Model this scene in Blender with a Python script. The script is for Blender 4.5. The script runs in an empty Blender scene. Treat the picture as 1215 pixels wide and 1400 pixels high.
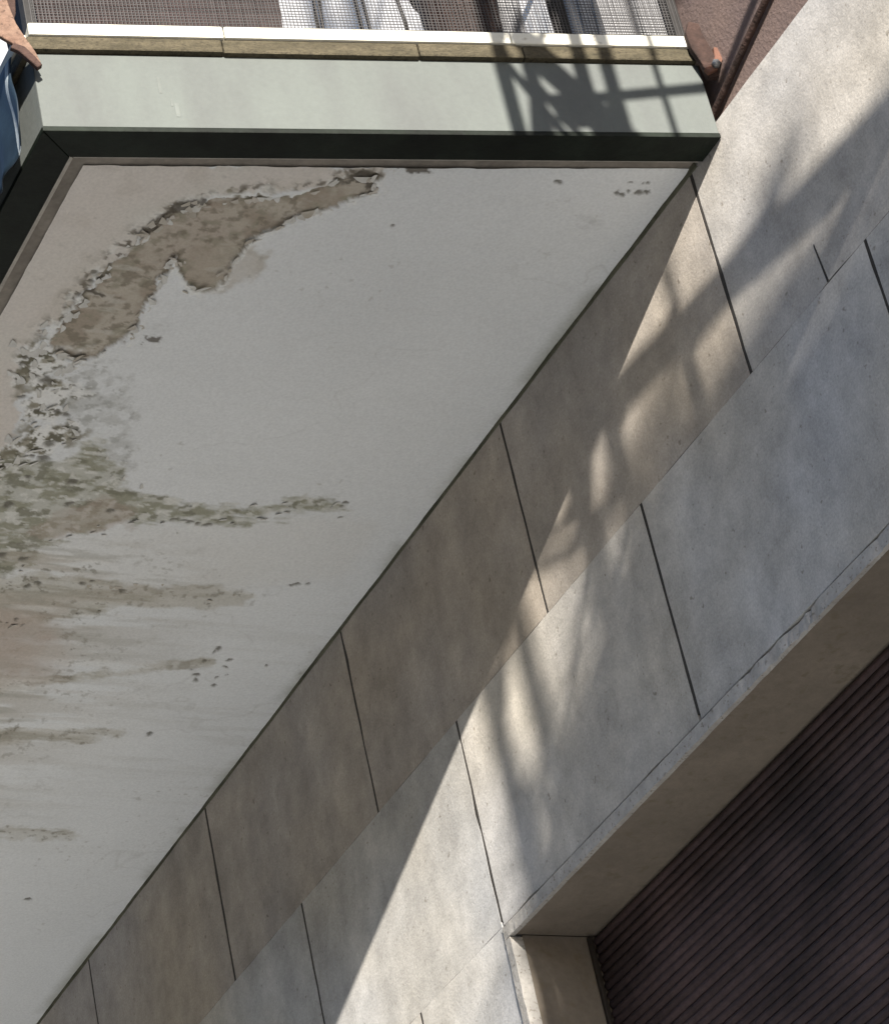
import bpy, bmesh, math, random
import numpy as np
from mathutils import Vector, Matrix
random.seed(7); rng = np.random.default_rng(11)
scene = bpy.context.scene
COL = scene.collection

# ------------------------------------------------------------------ camera
# world axes: +X goes into the facade (stone face at X = 0), +Y runs along it, Z up, pavement at 0
cam = bpy.data.objects.new('camera', bpy.data.cameras.new('camera'))
COL.objects.link(cam)
r_ = Vector((0.882204, -0.428814, -0.194512)); d_ = Vector((0.087964, 0.555909, -0.826576)); f_ = Vector((0.462578, 0.712099, 0.528145))
cam.matrix_world = Matrix(((r_.x, -d_.x, -f_.x, -2.36936), (r_.y, -d_.y, -f_.y, -2.81230), (r_.z, -d_.z, -f_.z, 1.6), (0, 0, 0, 1)))
cam.data.sensor_fit = 'HORIZONTAL'; cam.data.sensor_width = 36; cam.data.lens = 128.05
cam.data.clip_start = 0.05; cam.data.clip_end = 2000
scene.camera = cam

# ------------------------------------------------------------------ sky, sun, exposure
SUN = Vector((1.0, 2.9, -1.16)).normalized()          # direction the light travels
elev = math.asin(-SUN.z); azim = math.atan2(-SUN.x, -SUN.y)
world = bpy.data.worlds.new('World'); scene.world = world; world.use_nodes = True
wn = world.node_tree.nodes; wl = world.node_tree.links
sky = wn.new('ShaderNodeTexSky'); sky.sky_type = 'NISHITA'; sky.sun_disc = False
sky.sun_elevation = elev; sky.sun_rotation = azim
sky.air_density = 1.0; sky.dust_density = 0.8; sky.ozone_density = 3.0
bg = wn['Background']; bg.inputs['Strength'].default_value = 0.075
wl.new(sky.outputs[0], bg.inputs['Color'])
sl = bpy.data.lights.new('sun', 'SUN'); sl.energy = 5.0; sl.angle = math.radians(0.53); sl.color = (1.0, 0.94, 0.85)
so = bpy.data.objects.new('sun', sl); COL.objects.link(so)
so.rotation_euler = SUN.to_track_quat('-Z', 'Y').to_euler(); so.location = (-3, -9, 9)
scene.view_settings.view_transform = 'Standard'; scene.view_settings.look = 'None'
scene.view_settings.gamma = 1; scene.view_settings.use_curve_mapping = False
scene.view_settings.exposure = 1.56
scene.render.engine = 'CYCLES'
scene.cycles.max_bounces = 5; scene.cycles.diffuse_bounces = 3

# ------------------------------------------------------------------ helpers
def link(name, me, mat=None, parent=None):
    o = bpy.data.objects.new(name, me); COL.objects.link(o)
    if mat is not None and me is not None and not me.materials: me.materials.append(mat)
    if parent is not None: o.parent = parent
    return o
def thing(name, label, cat, group=None, loc=(0, 0, 0)):
    o = bpy.data.objects.new(name, None); COL.objects.link(o); o.location = loc
    o.empty_display_size = 0.1
    return tag(o, label, cat, group)
def tag(o, label, cat, group=None):
    o['label'] = label; o['category'] = cat
    if group: o['group'] = group
    return o
def structure(o): o['kind'] = 'structure'; return o
def pyd(name, v, f, smooth=False):
    me = bpy.data.meshes.new(name); me.from_pydata([tuple(p) for p in v], [], f); me.update()
    if smooth: me.polygons.foreach_set('use_smooth', [True]*len(me.polygons))
    return me
def recalc(me):
    bm = bmesh.new(); bm.from_mesh(me); bmesh.ops.recalc_face_normals(bm, faces=bm.faces); bm.to_mesh(me); bm.free(); return me
def prism_mesh(name, poly, z0, z1, bev=0.0):
    n = len(poly)
    v = [(x, y, z0) for x, y in poly] + [(x, y, z1) for x, y in poly]
    f = [tuple(range(n))[::-1], tuple(range(n, 2*n))] + [(i, (i+1) % n, (i+1) % n + n, i+n) for i in range(n)]
    me = pyd(name, v, f)
    bm = bmesh.new(); bm.from_mesh(me); bmesh.ops.recalc_face_normals(bm, faces=bm.faces)
    if bev: bmesh.ops.bevel(bm, geom=bm.edges[:], offset=bev, segments=2, affect='EDGES', profile=0.6)
    bm.to_mesh(me); bm.free(); return me
def box_mesh(name, a, b, bev=0.0):
    return prism_mesh(name, [(a[0], a[1]), (b[0], a[1]), (b[0], b[1]), (a[0], b[1])], a[2], b[2], bev)
def tube_mesh(name, pts, rad, seg=10, flat=1.0):
    pts = [Vector(p) for p in pts]; n = len(pts)
    if not hasattr(rad, '__len__'): rad = [rad]*n
    V, F = [], []
    up = Vector((0.13, 0.21, 0.97))
    for i, p in enumerate(pts):
        t = (pts[min(i+1, n-1)] - pts[max(i-1, 0)]).normalized()
        a = t.cross(up)
        if a.length < 0.05: a = t.cross(Vector((1, 0, 0)))
        a.normalize(); b = a.cross(t).normalized()
        for k in range(seg):
            an = 2*math.pi*k/seg
            V.append(p + a*math.cos(an)*rad[i] + b*math.sin(an)*rad[i]*flat)
    for i in range(n-1):
        for k in range(seg):
            F.append((i*seg+k, i*seg+(k+1) % seg, (i+1)*seg+(k+1) % seg, (i+1)*seg+k))
    F.append(tuple(range(seg))[::-1]); F.append(tuple(range((n-1)*seg, n*seg)))
    me = pyd(name, V, F, True)
    return recalc(me)
def lathe_mesh(name, prof, seg=28):
    V, F = [], []
    for r, z in prof:
        for k in range(seg):
            a = 2*math.pi*k/seg; V.append((r*math.cos(a), r*math.sin(a), z))
    m = len(prof)
    for i in range(m-1):
        for k in range(seg):
            F.append((i*seg+k, i*seg+(k+1) % seg, (i+1)*seg+(k+1) % seg, (i+1)*seg+k))
    F.append(tuple(range(seg))); F.append(tuple(range((m-1)*seg, m*seg)))
    return recalc(pyd(name, V, F, True))

# numpy value noise -----------------------------------------------------------
def vnoise(x, y, seed=0):
    xi = np.floor(x).astype(np.int64); yi = np.floor(y).astype(np.int64)
    xf = x-xi; yf = y-yi; xf = xf*xf*(3-2*xf); yf = yf*yf*(3-2*yf)
    def h(a, b):
        n = (a*374761393 + b*668265263 + seed*1442695041) & 0x7fffffff
        n = ((n ^ (n >> 13))*1274126177) & 0x7fffffff
        return ((n ^ (n >> 16)) & 0xffff)/65535.0
    return (h(xi, yi)*(1-xf)+h(xi+1, yi)*xf)*(1-yf)+(h(xi, yi+1)*(1-xf)+h(xi+1, yi+1)*xf)*yf
def fbm(x, y, oct=4, seed=0):
    s = 0; a = 0.5; t = 0
    for i in range(oct):
        s = s+a*vnoise(x*2**i, y*2**i, seed+i*17); t += a; a *= 0.55
    return s/t
def sstep(a, b, x):
    t = np.clip((x-a)/(b-a), 0, 1); return t*t*(3-2*t)
def sdpoly(px, py, poly):
    """signed distance, positive inside"""
    d = np.full(px.shape, 1e9); ins = np.zeros(px.shape, bool)
    n = len(poly)
    for i in range(n):
        ax, ay = poly[i]; bx, by = poly[(i+1) % n]
        ex, ey = bx-ax, by-ay; wx, wy = px-ax, py-ay
        t = np.clip((wx*ex+wy*ey)/(ex*ex+ey*ey+1e-12), 0, 1)
        d = np.minimum(d, (wx-ex*t)**2+(wy-ey*t)**2)
        c = ((ay > py) != (by > py)) & (px < ex*(py-ay)/((by-ay) if by != ay else 1e-9)+ax)
        ins ^= c
    d = np.sqrt(d); return np.where(ins, d, -d)

# ------------------------------------------------------------------ materials
def mat(name, col, rough=0.8, var=0.12, scale=6.0, bump=0.15, bscale=60.0, col2=None, spot=None, spots=0.0, coords='POS', metallic=0.0, spec=0.3, objcol=False, stretch=None, bdist=0.004, rnd=0.0):
    m = bpy.data.materials.new(name); m.use_nodes = True
    N = m.node_tree.nodes; L = m.node_tree.links; P = N['Principled BSDF']
    P.inputs['Roughness'].default_value = rough; P.inputs['Metallic'].default_value = metallic
    P.inputs['Specular IOR Level'].default_value = spec
    geo = N.new('ShaderNodeNewGeometry') if coords == 'POS' else N.new('ShaderNodeTexCoord')
    vec = geo.outputs['Position'] if coords == 'POS' else geo.outputs['Object']
    if stretch:
        mp = N.new('ShaderNodeMapping'); mp.inputs['Scale'].default_value = stretch; L.new(vec, mp.inputs['Vector']); vs = mp.outputs[0]
    else: vs = vec
    def noise(sc, det=6, ro=0.6, v=None):
        n = N.new('ShaderNodeTexNoise'); n.inputs['Scale'].default_value = sc; n.inputs['Detail'].default_value = det
        n.inputs['Roughness'].default_value = ro; L.new(v or vec, n.inputs['Vector']); return n.outputs['Fac']
    def ramp(fac, a, b, ca, cb):
        r = N.new('ShaderNodeValToRGB'); r.color_ramp.elements[0].position = a; r.color_ramp.elements[1].position = b
        r.color_ramp.elements[0].color = (*ca, 1); r.color_ramp.elements[1].color = (*cb, 1); L.new(fac, r.inputs[0]); return r.outputs[0]
    def mul(a, b, mode='MULTIPLY', fac=1.0):
        x = N.new('ShaderNodeMix'); x.data_type = 'RGBA'; x.blend_type = mode
        if hasattr(fac, 'links'): L.new(fac, x.inputs[0])
        else: x.inputs[0].default_value = fac
        for s, i in ((a, 6), (b, 7)):
            if hasattr(s, 'links'): L.new(s, x.inputs[i])
            else: x.inputs[i].default_value = (*s, 1)
        return x.outputs[2]
    if objcol:
        oi = N.new('ShaderNodeObjectInfo'); base = oi.outputs['Color']
    else: base = col
    c2 = col2 or tuple(c*(1-2.2*var) for c in col)
    big = noise(scale, 4, 0.6, vs)
    if objcol:
        tint = ramp(big, 0.3, 0.7, tuple(1-var*2.0 for _ in range(3)), (1.0, 1.0, 1.0)); c = mul(base, tint)
        c = mul(c, ramp(noise(1.7, 3, 0.5), 0.35, 0.65, (0.93, 0.97, 1.06), (1.03, 1.0, 0.94)))
        smear = N.new('ShaderNodeMapping'); smear.inputs['Scale'].default_value = (9, 14, 5); L.new(vec, smear.inputs['Vector'])
        c = mul(c, ramp(noise(1.0, 4, 0.6, smear.outputs[0]), 0.30, 0.66, (0.88, 0.88, 0.88), (1.03, 1.03, 1.03)))
        c = mul(c, ramp(noise(16, 5, 0.75), 0.32, 0.68, (0.74, 0.74, 0.74), (1.08, 1.08, 1.08)))
        c = mul(c, ramp(noise(260, 2, 0.7), 0.35, 0.65, (0.88, 0.88, 0.88), (1.05, 1.05, 1.05)))
        c = mul(c, ramp(noise(70, 2, 0.6), 0.66, 0.74, (1, 1, 1), (0.62, 0.60, 0.57)))
    else:
        c = ramp(big, 0.32, 0.68, c2, col)
    fine = noise(bscale*1.3, 2, 0.7)
    c = mul(c, ramp(fine, 0.25, 0.75, (1-var, 1-var, 1-var), (1+var*0.3,)*3))
    if spots:
        sn = noise(scale*7, 3, 0.5, vs)
        c = mul(c, spot, 'MIX', ramp(sn, 0.62-spots*0.1, 0.70, (0, 0, 0), (0.85, 0.85, 0.85)))
    if rnd:
        oi = N.new('ShaderNodeObjectInfo'); c = mul(c, ramp(oi.outputs['Random'], 0.0, 1.0, (1-rnd,)*3, (1+rnd,)*3))
    L.new(c, P.inputs['Base Color'])
    if bump:
        b = N.new('ShaderNodeBump'); b.inputs['Strength'].default_value = bump; b.inputs['Distance'].default_value = bdist
        L.new(noise(bscale, 3, 0.65), b.inputs['Height']); L.new(b.outputs[0], P.inputs['Normal'])
    return m

M_pave = mat('pavement_concrete', (0.46, 0.465, 0.465), 0.9, 0.06, 1.5, 0.3, 40)
M_road = mat('asphalt', (0.09, 0.09, 0.088), 0.9, 0.15, 2, 0.4, 80)
M_ground = mat('dusty_ground', (0.34, 0.31, 0.27), 0.95, 0.12, 0.6, 0.3, 20)
M_stone = mat('stone_cladding', (0.5, 0.48, 0.43), 0.82, 0.13, 4.0, 0.22, 170, objcol=True, bdist=0.003, stretch=(1.0, 1.0, 0.6))
M_joint = mat('dark_joint_mortar', (0.055, 0.05, 0.045), 0.95, 0.2, 8, 0.3, 60)
M_reveal = mat('reveal_plaster', (0.25, 0.21, 0.165), 0.85, 0.14, 6, 0.3, 70, spot=(0.17, 0.14, 0.1), spots=0.3)
M_trim = mat('edge_mortar', (0.50, 0.475, 0.44), 0.85, 0.14, 25, 0.4, 120, spot=(0.2, 0.18, 0.15), spots=0.25)
M_render = mat('brown_render', (0.165, 0.118, 0.102), 0.9, 0.14, 9, 0.4, 150, col2=(0.13, 0.095, 0.088))
M_white = mat('white_wall_paint', (0.80, 0.79, 0.79), 0.8, 0.05, 3, 0.2, 60)
M_shutter = mat('shutter_paint', (0.088, 0.058, 0.056), 0.62, 0.3, 5, 0.2, 60, spec=0.25, rnd=0.22)
M_rail = mat('guide_rail_steel', (0.045, 0.036, 0.03), 0.5, 0.2, 9, 0.1, 60)
M_frame = mat('black_green_paint', (0.011, 0.016, 0.011), 0.6, 0.3, 14, 0.25, 60, spec=0.15)
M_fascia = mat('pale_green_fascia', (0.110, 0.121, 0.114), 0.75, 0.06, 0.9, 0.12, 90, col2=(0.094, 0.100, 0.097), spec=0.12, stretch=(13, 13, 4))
M_bead = mat('beige_bead', (0.42, 0.39, 0.34), 0.8, 0.15, 20, 0.3, 90)
M_groove = mat('groove_plaster', (0.27, 0.24, 0.20), 0.9, 0.2, 14, 0.3, 60)
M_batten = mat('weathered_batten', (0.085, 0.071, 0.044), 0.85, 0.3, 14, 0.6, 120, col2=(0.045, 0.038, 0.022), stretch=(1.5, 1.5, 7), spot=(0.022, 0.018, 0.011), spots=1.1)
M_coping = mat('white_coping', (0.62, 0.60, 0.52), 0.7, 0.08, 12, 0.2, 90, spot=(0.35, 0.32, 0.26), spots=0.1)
M_slab = mat('concrete_slab', (0.33, 0.32, 0.30), 0.9, 0.1, 5, 0.3, 50)
M_rust = mat('rusty_iron', (0.15, 0.075, 0.05), 0.85, 0.25, 30, 0.5, 140, col2=(0.11, 0.05, 0.035))
M_rustd = mat('dark_rust', (0.06, 0.034, 0.027), 0.9, 0.3, 30, 0.8, 90)
M_orange = mat('orange_rust', (0.20, 0.135, 0.10), 0.9, 0.3, 22, 0.8, 90, col2=(0.12, 0.068, 0.048), spot=(0.05, 0.03, 0.022), spots=0.4)
M_wire = mat('galvanised_wire', (0.055, 0.052, 0.052), 0.5, 0.15, 30, 0, 50)
M_planter = mat('brown_planter', (0.036, 0.021, 0.020), 0.75, 0.18, 12, 0.2, 60)
M_clay = mat('dark_clay', (0.036, 0.019, 0.015), 0.8, 0.18, 14, 0.25, 60)
M_crate = mat('grey_plastic', (0.30, 0.30, 0.31), 0.6, 0.1, 10, 0.1, 50)
M_dark = mat('black_iron', (0.03, 0.028, 0.027), 0.6, 0.2, 20, 0.1, 60)
M_soil = mat('potting_soil', (0.05, 0.035, 0.025), 0.95, 0.2, 40, 0.6, 80)
M_steel = mat('galvanised_steel', (0.28, 0.28, 0.275), 0.5, 0.1, 10, 0.1, 60, metallic=0.5)
M_cable = mat('black_cable', (0.02, 0.02, 0.02), 0.6, 0.1, 10, 0, 60)
M_bark = mat('bark', (0.13, 0.10, 0.075), 0.95, 0.2, 6, 0.8, 30, bdist=0.02)
M_leaf = mat('leaf', (0.075, 0.11, 0.035), 0.6, 0.2, 3, 0, 30)

# ------------------------------------------------------------------ ground
structure(link('ground', pyd('ground', [(-600, -600, -0.12), (600, -600, -0.12), (600, 600, -0.12), (-600, 600, -0.12)], [(0, 1, 2, 3)]), M_ground))
structure(link('road', pyd('road', [(-11, -200, -0.116), (-4.6, -200, -0.116), (-4.6, 200, -0.116), (-11, 200, -0.116)], [(0, 1, 2, 3)]), M_road))
structure(link('pavement', box_mesh('pavement', (-4.5, -60, -0.2), (0.4, 60, 0.0)), M_pave))
structure(link('kerb', box_mesh('kerb', (-4.62, -60, -0.2), (-4.503, 60, 0.004), 0.012), M_pave))

# ------------------------------------------------------------------ stone facade
S = 4.332                      # soffit level
ST = 4.357                     # top of the stone cladding
L1 = 0.62; OFF = 0.322
C1B = 3.975; C2B = 3.610; LINT = 3.588
OY0, OY1 = -2.35, 0.925        # shutter opening
fac = thing('stone_clad_building', 'building front in pale stone slabs with brown render above and a shuttered opening', 'building')
WY0, WY1 = -4.2, 7.0
def bk(name, a, b, m): return link(name, box_mesh(name, a, b), m, fac)
bk('backing_wall', (0.0004, WY0, 3.62), (0.16, WY1, ST-0.002), M_joint)
bk('backing_wall', (0.0004, OY1+0.021, 0), (0.16, WY1, 3.6195), M_joint)
bk('backing_wall', (0.0004, WY0, 0), (0.16, OY0-0.021, 3.6195), M_joint)
bk('building_core', (0.162, WY0, 0), (4.0, WY1, 7.2), M_reveal)
bk('upper_wall', (0.022, WY0+0.002, ST+0.001), (0.161, -0.02, 7.2), M_render)
bk('balcony_wall', (0.026, -0.0195, ST+0.001), (0.161, WY1, 7.2), M_white)
# reveals round the opening
bk('lintel_reveal', (0.006, OY0, LINT+0.0), (0.1615, OY1-0.001, LINT+0.031), M_reveal)
bk('jamb_reveal', (0.019, OY1, 0), (0.1612, OY1+0.0205, LINT-0.001), M_reveal)
bk('jamb_reveal', (0.019, OY0-0.02, 0), (0.1612, OY0, LINT-0.001), M_reveal)

def rough_bar(name, a, b, axis, n, amp, seed, m, chips=()):
    """bar of mortar with an uneven edge along axis; a,b opposite corners"""
    a = np.array(a, float); b = np.array(b, float)
    ts = np.linspace(0, 1, n); V = []; F = []
    o = [i for i in range(3) if i != axis]
    r = np.random.default_rng(seed)
    for i, t in enumerate(ts):
        w = a[axis]+(b[axis]-a[axis])*t
        for k, (p, q) in enumerate(((0, 0), (1, 0), (1, 1), (0, 1))):
            v = np.zeros(3); v[axis] = w
            v[o[0]] = a[o[0]] if p == 0 else b[o[0]]; v[o[1]] = a[o[1]] if q == 0 else b[o[1]]
            v[o[0]] += (r.random()-0.5)*amp*(1 if p == 0 else 0)*0.8
            if q == 0: v[o[1]] += (fbm(np.array([w*23.0]), np.array([seed*3.1]), 4, seed)[0]-0.5)*amp*2.2
            for cy, cw, cd in chips:
                if abs(w-cy) < cw and p == 0: v[o[0]] += cd*(1-abs(w-cy)/cw)*(0.4+0.6*r.random())
                if abs(w-cy) < cw and q == 0 and p == 0: v[o[1]] += cd*0.8*(1-abs(w-cy)/cw)*r.random()
            V.append(v)
    for i in range(n-1):
        for k in range(4):
            F.append((i*4+k, i*4+(k+1) % 4, i*4+4+(k+1) % 4, i*4+4+k))
    F += [(0, 1, 2, 3), tuple((n-1)*4+k for k in (3, 2, 1, 0))]
    return link(name, recalc(pyd(name, V, F)), m, fac)
rough_bar('lintel_edge', (-0.0035, OY0, LINT-0.003), (0.0055, OY1+0.016, 3.6060), 1, 420, 0.0012, 3, M_trim, chips=((0.06, 0.045, 0.009), (0.02, 0.02, 0.008), (0.13, 0.03, 0.007), (0.19, 0.03, 0.005), (-0.14, 0.03, 0.005)))
rough_bar('jamb_edge', (-0.0035, OY1-0.001, 0.0), (0.0185, OY1+0.016, LINT-0.004), 2, 300, 0.0015, 5, M_trim)
rough_bar('jamb_edge', (-0.0035, OY0-0.016, 0.0), (0.0185, OY0+0.001, LINT-0.004), 2, 300, 0.0015, 6, M_trim)

def stone(y0, y1, z0, z1, tint):
    x0 = 0.0; near = -1.2 < y1 and y0 < 3.3 and z1 > 2.6
    P = []
    if near:
        for (pa, pb, m_) in (((y0, z0), (y1, z0), 14), ((y1, z0), (y1, z1), 9), ((y1, z1), (y0, z1), 14), ((y0, z1), (y0, z0), 9)):
            for k in range(m_):
                t = k/m_; corner = 1.0 if k else 0.0
                P.append((pa[0]+(pb[0]-pa[0])*t+random.gauss(0, 0.0005)*(pa[0] == pb[0])*corner, pa[1]+(pb[1]-pa[1])*t+random.gauss(0, 0.0003)*(pa[1] == pb[1])*corner))
        for _ in range(random.randint(0, 2)):                      # a chipped corner or edge
            k = random.randrange(len(P)); cy, cz = (y0+y1)/2, (z0+z1)/2; P[k] = (P[k][0]+(0.004 if P[k][0] < cy else -0.004)*random.random(), P[k][1]+(0.004 if P[k][1] < cz else -0.004)*random.random())
    else: P = [(y0, z0), (y1, z0), (y1, z1), (y0, z1)]
    n = len(P); tw = 0.0
    V = [(x0+tw*(1 if y > (y0+y1)/2 else -1), y, z) for y, z in P]+[(0.030, y, z) for y, z in P]
    F = [tuple(range(n))]+[(k, k+n, (k+1) % n+n, (k+1) % n) for k in range(n)]
    o = link('stone_slab', recalc(pyd('stone_slab', V, F)), M_stone, fac)
    o.color = (*[min(0.72, v*1.13) for v in tint], 1)
    return o
def course(z0, z1, joints, tintf, skip=None, hg=0.0003):
    for a, b in zip(joints[:-1], joints[1:]):
        segs = [(a+random.uniform(0.0026, 0.0040), b-random.uniform(0.0026, 0.0040))]
        if skip:
            out = []
            for p, q in segs:
                if q <= skip[0] or p >= skip[1]: out.append((p, q))
                else:
                    if p < skip[0]-0.03: out.append((p, skip[0]))
                    if q > skip[1]+0.03: out.append((skip[1], q))
            segs = out
        for p, q in segs: stone(p, q, z0+hg, z1-hg, tintf(p, q))
def tint_top(p, q):
    k = random.uniform(0.90, 1.06); w = random.uniform(-0.012, 0.012)
    d = 0.87 if p > -0.01 else 1.03
    return ((0.535+w)*k*d, (0.495-0.022*(d < 1))*k*d, (0.44-w-0.04*(d < 1))*k*d)
def tint_low(p, q):
    k = random.uniform(0.90, 1.06); w = random.uniform(-0.012, 0.012)
    return ((0.545+w)*k, 0.52*k, (0.475-w)*k)
j1 = [k*L1 for k in range(-6, 12)]; j1 = sorted([j for j in j1 if WY0 < j < WY1])
j2 = [OFF+k*L1 for k in range(-7, 11)]; j2 = [j for j in j2 if WY0 < j < WY1]
course(C1B, ST, j1, tint_top)
course(C2B, C1B, j2, tint_low)
link('joint_nick', recalc(pyd('joint_nick', [(-0.0006, -0.208, C1B+0.002), (-0.0006, -0.2045, C1B+0.001), (-0.0006, -0.2005, C1B+0.066), (-0.0006, -0.2025, C1B+0.068), (0.004, -0.208, C1B+0.002), (0.004, -0.2045, C1B+0.001), (0.004, -0.2005, C1B+0.066), (0.004, -0.2025, C1B+0.068)], [(0, 1, 2, 3), (7, 6, 5, 4), (0, 4, 5, 1), (1, 5, 6, 2), (2, 6, 7, 3), (3, 7, 4, 0)])), M_joint, fac)
z = C2B; i = 0
while z > 0.05:
    zb = max(z-0.365, 0.0)
    course(zb, z-(0.0 if i else -0.00025), (j1 if i % 2 == 0 else j2), tint_low, skip=(OY0-0.018, OY1+0.0175)); z = zb; i += 1

# ------------------------------------------------------------------ roller shutter
sh = thing('roller_shutter', 'dark purple brown ribbed metal roller shutter under the stone lintel', 'roller shutter', loc=(0.145, (OY0+OY1)/2, 0))
pitch = 0.0152
prof = []
for k in range(9):
    a = k/8.0; prof.append((-0.0036*math.sin(math.pi*min(1, a*1.12)) if a < 0.893 else 0.0012, a*pitch))
V, F = [], []
half = (OY1-OY0)/2-0.004
for yy in (-half, half):
    for x, zz in prof: V.append((x, yy, zz))
    V.append((0.006, yy, pitch)); V.append((0.006, yy, 0))
m = len(prof)+2
F = [tuple((k, (k+1) % m, (k+1) % m+m, k+m)) for k in range(m)]
slat_me = recalc(pyd('slat', V, F)); slat_me.materials.append(M_shutter)
nsl = int((LINT-0.002)/pitch)
for k in range(nsl):
    o = link('slat', slat_me, None, sh); o.location = (random.uniform(-0.0006, 0.0006), 0, LINT-0.003-pitch*(k+1))
    o.rotation_euler = (random.uniform(-0.0004, 0.0004), 0, 0)
for s in (-1, 1):
    y = s*(OY1-OY0)/2
    link('guide_rail', box_mesh('guide_rail', (-0.014, min(y, y-s*0.010)+0.001, 0), (-0.0065, max(y, y-s*0.010)-0.001, LINT-0.004), 0.001), M_rail, sh)

# ------------------------------------------------------------------ canopy
can = thing('balcony_canopy', 'shallow balcony canopy with flaking grey soffit, black edge frame and pale green fascia', 'canopy')
A = Vector((0.0, -0.09)); B = Vector((-0.95, 0.108)); E = (B-A); N2 = Vector((-E.y, E.x)).normalized()
if N2.y < 0: N2 = -N2
CY1 = 6.4; FX = -0.95
def yend(x, d=0.0):            # end line offset inwards by d
    k = (B.y-A.y)/(B.x-A.x)
    return A.y+k*x+d*math.sqrt(1+k*k)
def ring(d0, d1, xin=-0.001):
    """end strip and front strip between inward offsets d0 and d1, mitred"""
    xo, xi = FX+d0, FX+d1
    end = [(xin, yend(xin, d0)), (xo, yend(xo, d0)), (xi, yend(xi, d1)), (xin, yend(xin, d1))]
    front = [(xo, yend(xo, d0)+0.0008), (xo, CY1), (xi, CY1), (xi, yend(xi, d1)+0.0008)]
    return end, front
def two(name, d0, d1, z0, z1, m, bev=0.001, xin=-0.001, kid=None):
    e, f = ring(d0, d1, xin)
    return (link(name, prism_mesh(name, e, z0, z1, bev), m, can), link(name, prism_mesh(name, f, z0, z1, bev), m, can))
two('edge_frame', 0.0, 0.054, S-0.007, S+0.0015, M_frame, 0.0015)
two('bead', 0.0545, 0.0625, S-0.001, S+0.0115, M_bead, 0.0012)
e, f = ring(0.003, 0.0031)
core = [(-0.001, yend(-0.001, 0.02)), (FX+0.02, yend(FX+0.02, 0.02)), (FX+0.02, CY1), (-0.001, CY1)]
link('slab', prism_mesh('slab', core, S+0.012, 4.486), M_slab, can)
lin = [(-0.0012, yend(-0.0012, 0.0628)), (FX+0.0628, yend(FX+0.0628, 0.0628)), (FX+0.0628, CY1-0.01), (-0.0012, CY1-0.01)]
link('groove_lining', prism_mesh('groove_lining', lin, S+0.0068, S+0.0118), M_groove, can)
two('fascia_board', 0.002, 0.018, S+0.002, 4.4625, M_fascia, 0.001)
# timber batten in three lengths along the end, one along the front, and the white coping strips on top
def strip(name, t0, t1, out, d1, z0, z1, m, bev, n=1, jit=0.0):
    a = A+E*t0; b = A+E*t1
    pl = [a-N2*out, b-N2*out, b+N2*d1, a+N2*d1]
    o = link(name, prism_mesh(name, [tuple(p) for p in pl], z0+random.uniform(-jit, jit), z1, bev), m, can)
    return o
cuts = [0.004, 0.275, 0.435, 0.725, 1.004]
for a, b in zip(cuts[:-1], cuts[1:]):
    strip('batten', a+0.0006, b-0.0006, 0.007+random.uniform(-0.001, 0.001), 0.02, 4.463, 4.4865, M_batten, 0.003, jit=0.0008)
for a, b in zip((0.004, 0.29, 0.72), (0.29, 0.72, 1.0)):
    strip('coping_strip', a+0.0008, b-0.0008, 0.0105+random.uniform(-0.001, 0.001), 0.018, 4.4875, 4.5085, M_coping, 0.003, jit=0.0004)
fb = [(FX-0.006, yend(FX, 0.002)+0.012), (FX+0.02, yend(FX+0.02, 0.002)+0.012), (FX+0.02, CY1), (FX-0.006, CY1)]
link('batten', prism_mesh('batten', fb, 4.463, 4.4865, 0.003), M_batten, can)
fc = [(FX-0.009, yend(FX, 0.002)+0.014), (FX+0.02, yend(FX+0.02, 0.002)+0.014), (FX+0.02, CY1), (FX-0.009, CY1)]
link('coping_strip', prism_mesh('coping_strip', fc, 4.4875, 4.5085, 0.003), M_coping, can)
fl = [(0.021, yend(0.02, 0.0195)), (FX+0.0205, yend(FX+0.02, 0.0195)), (FX+0.0205, CY1), (0.021, CY1)]
link('balcony_floor', prism_mesh('balcony_floor', fl, 4.487, 4.505), M_slab, can)

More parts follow.
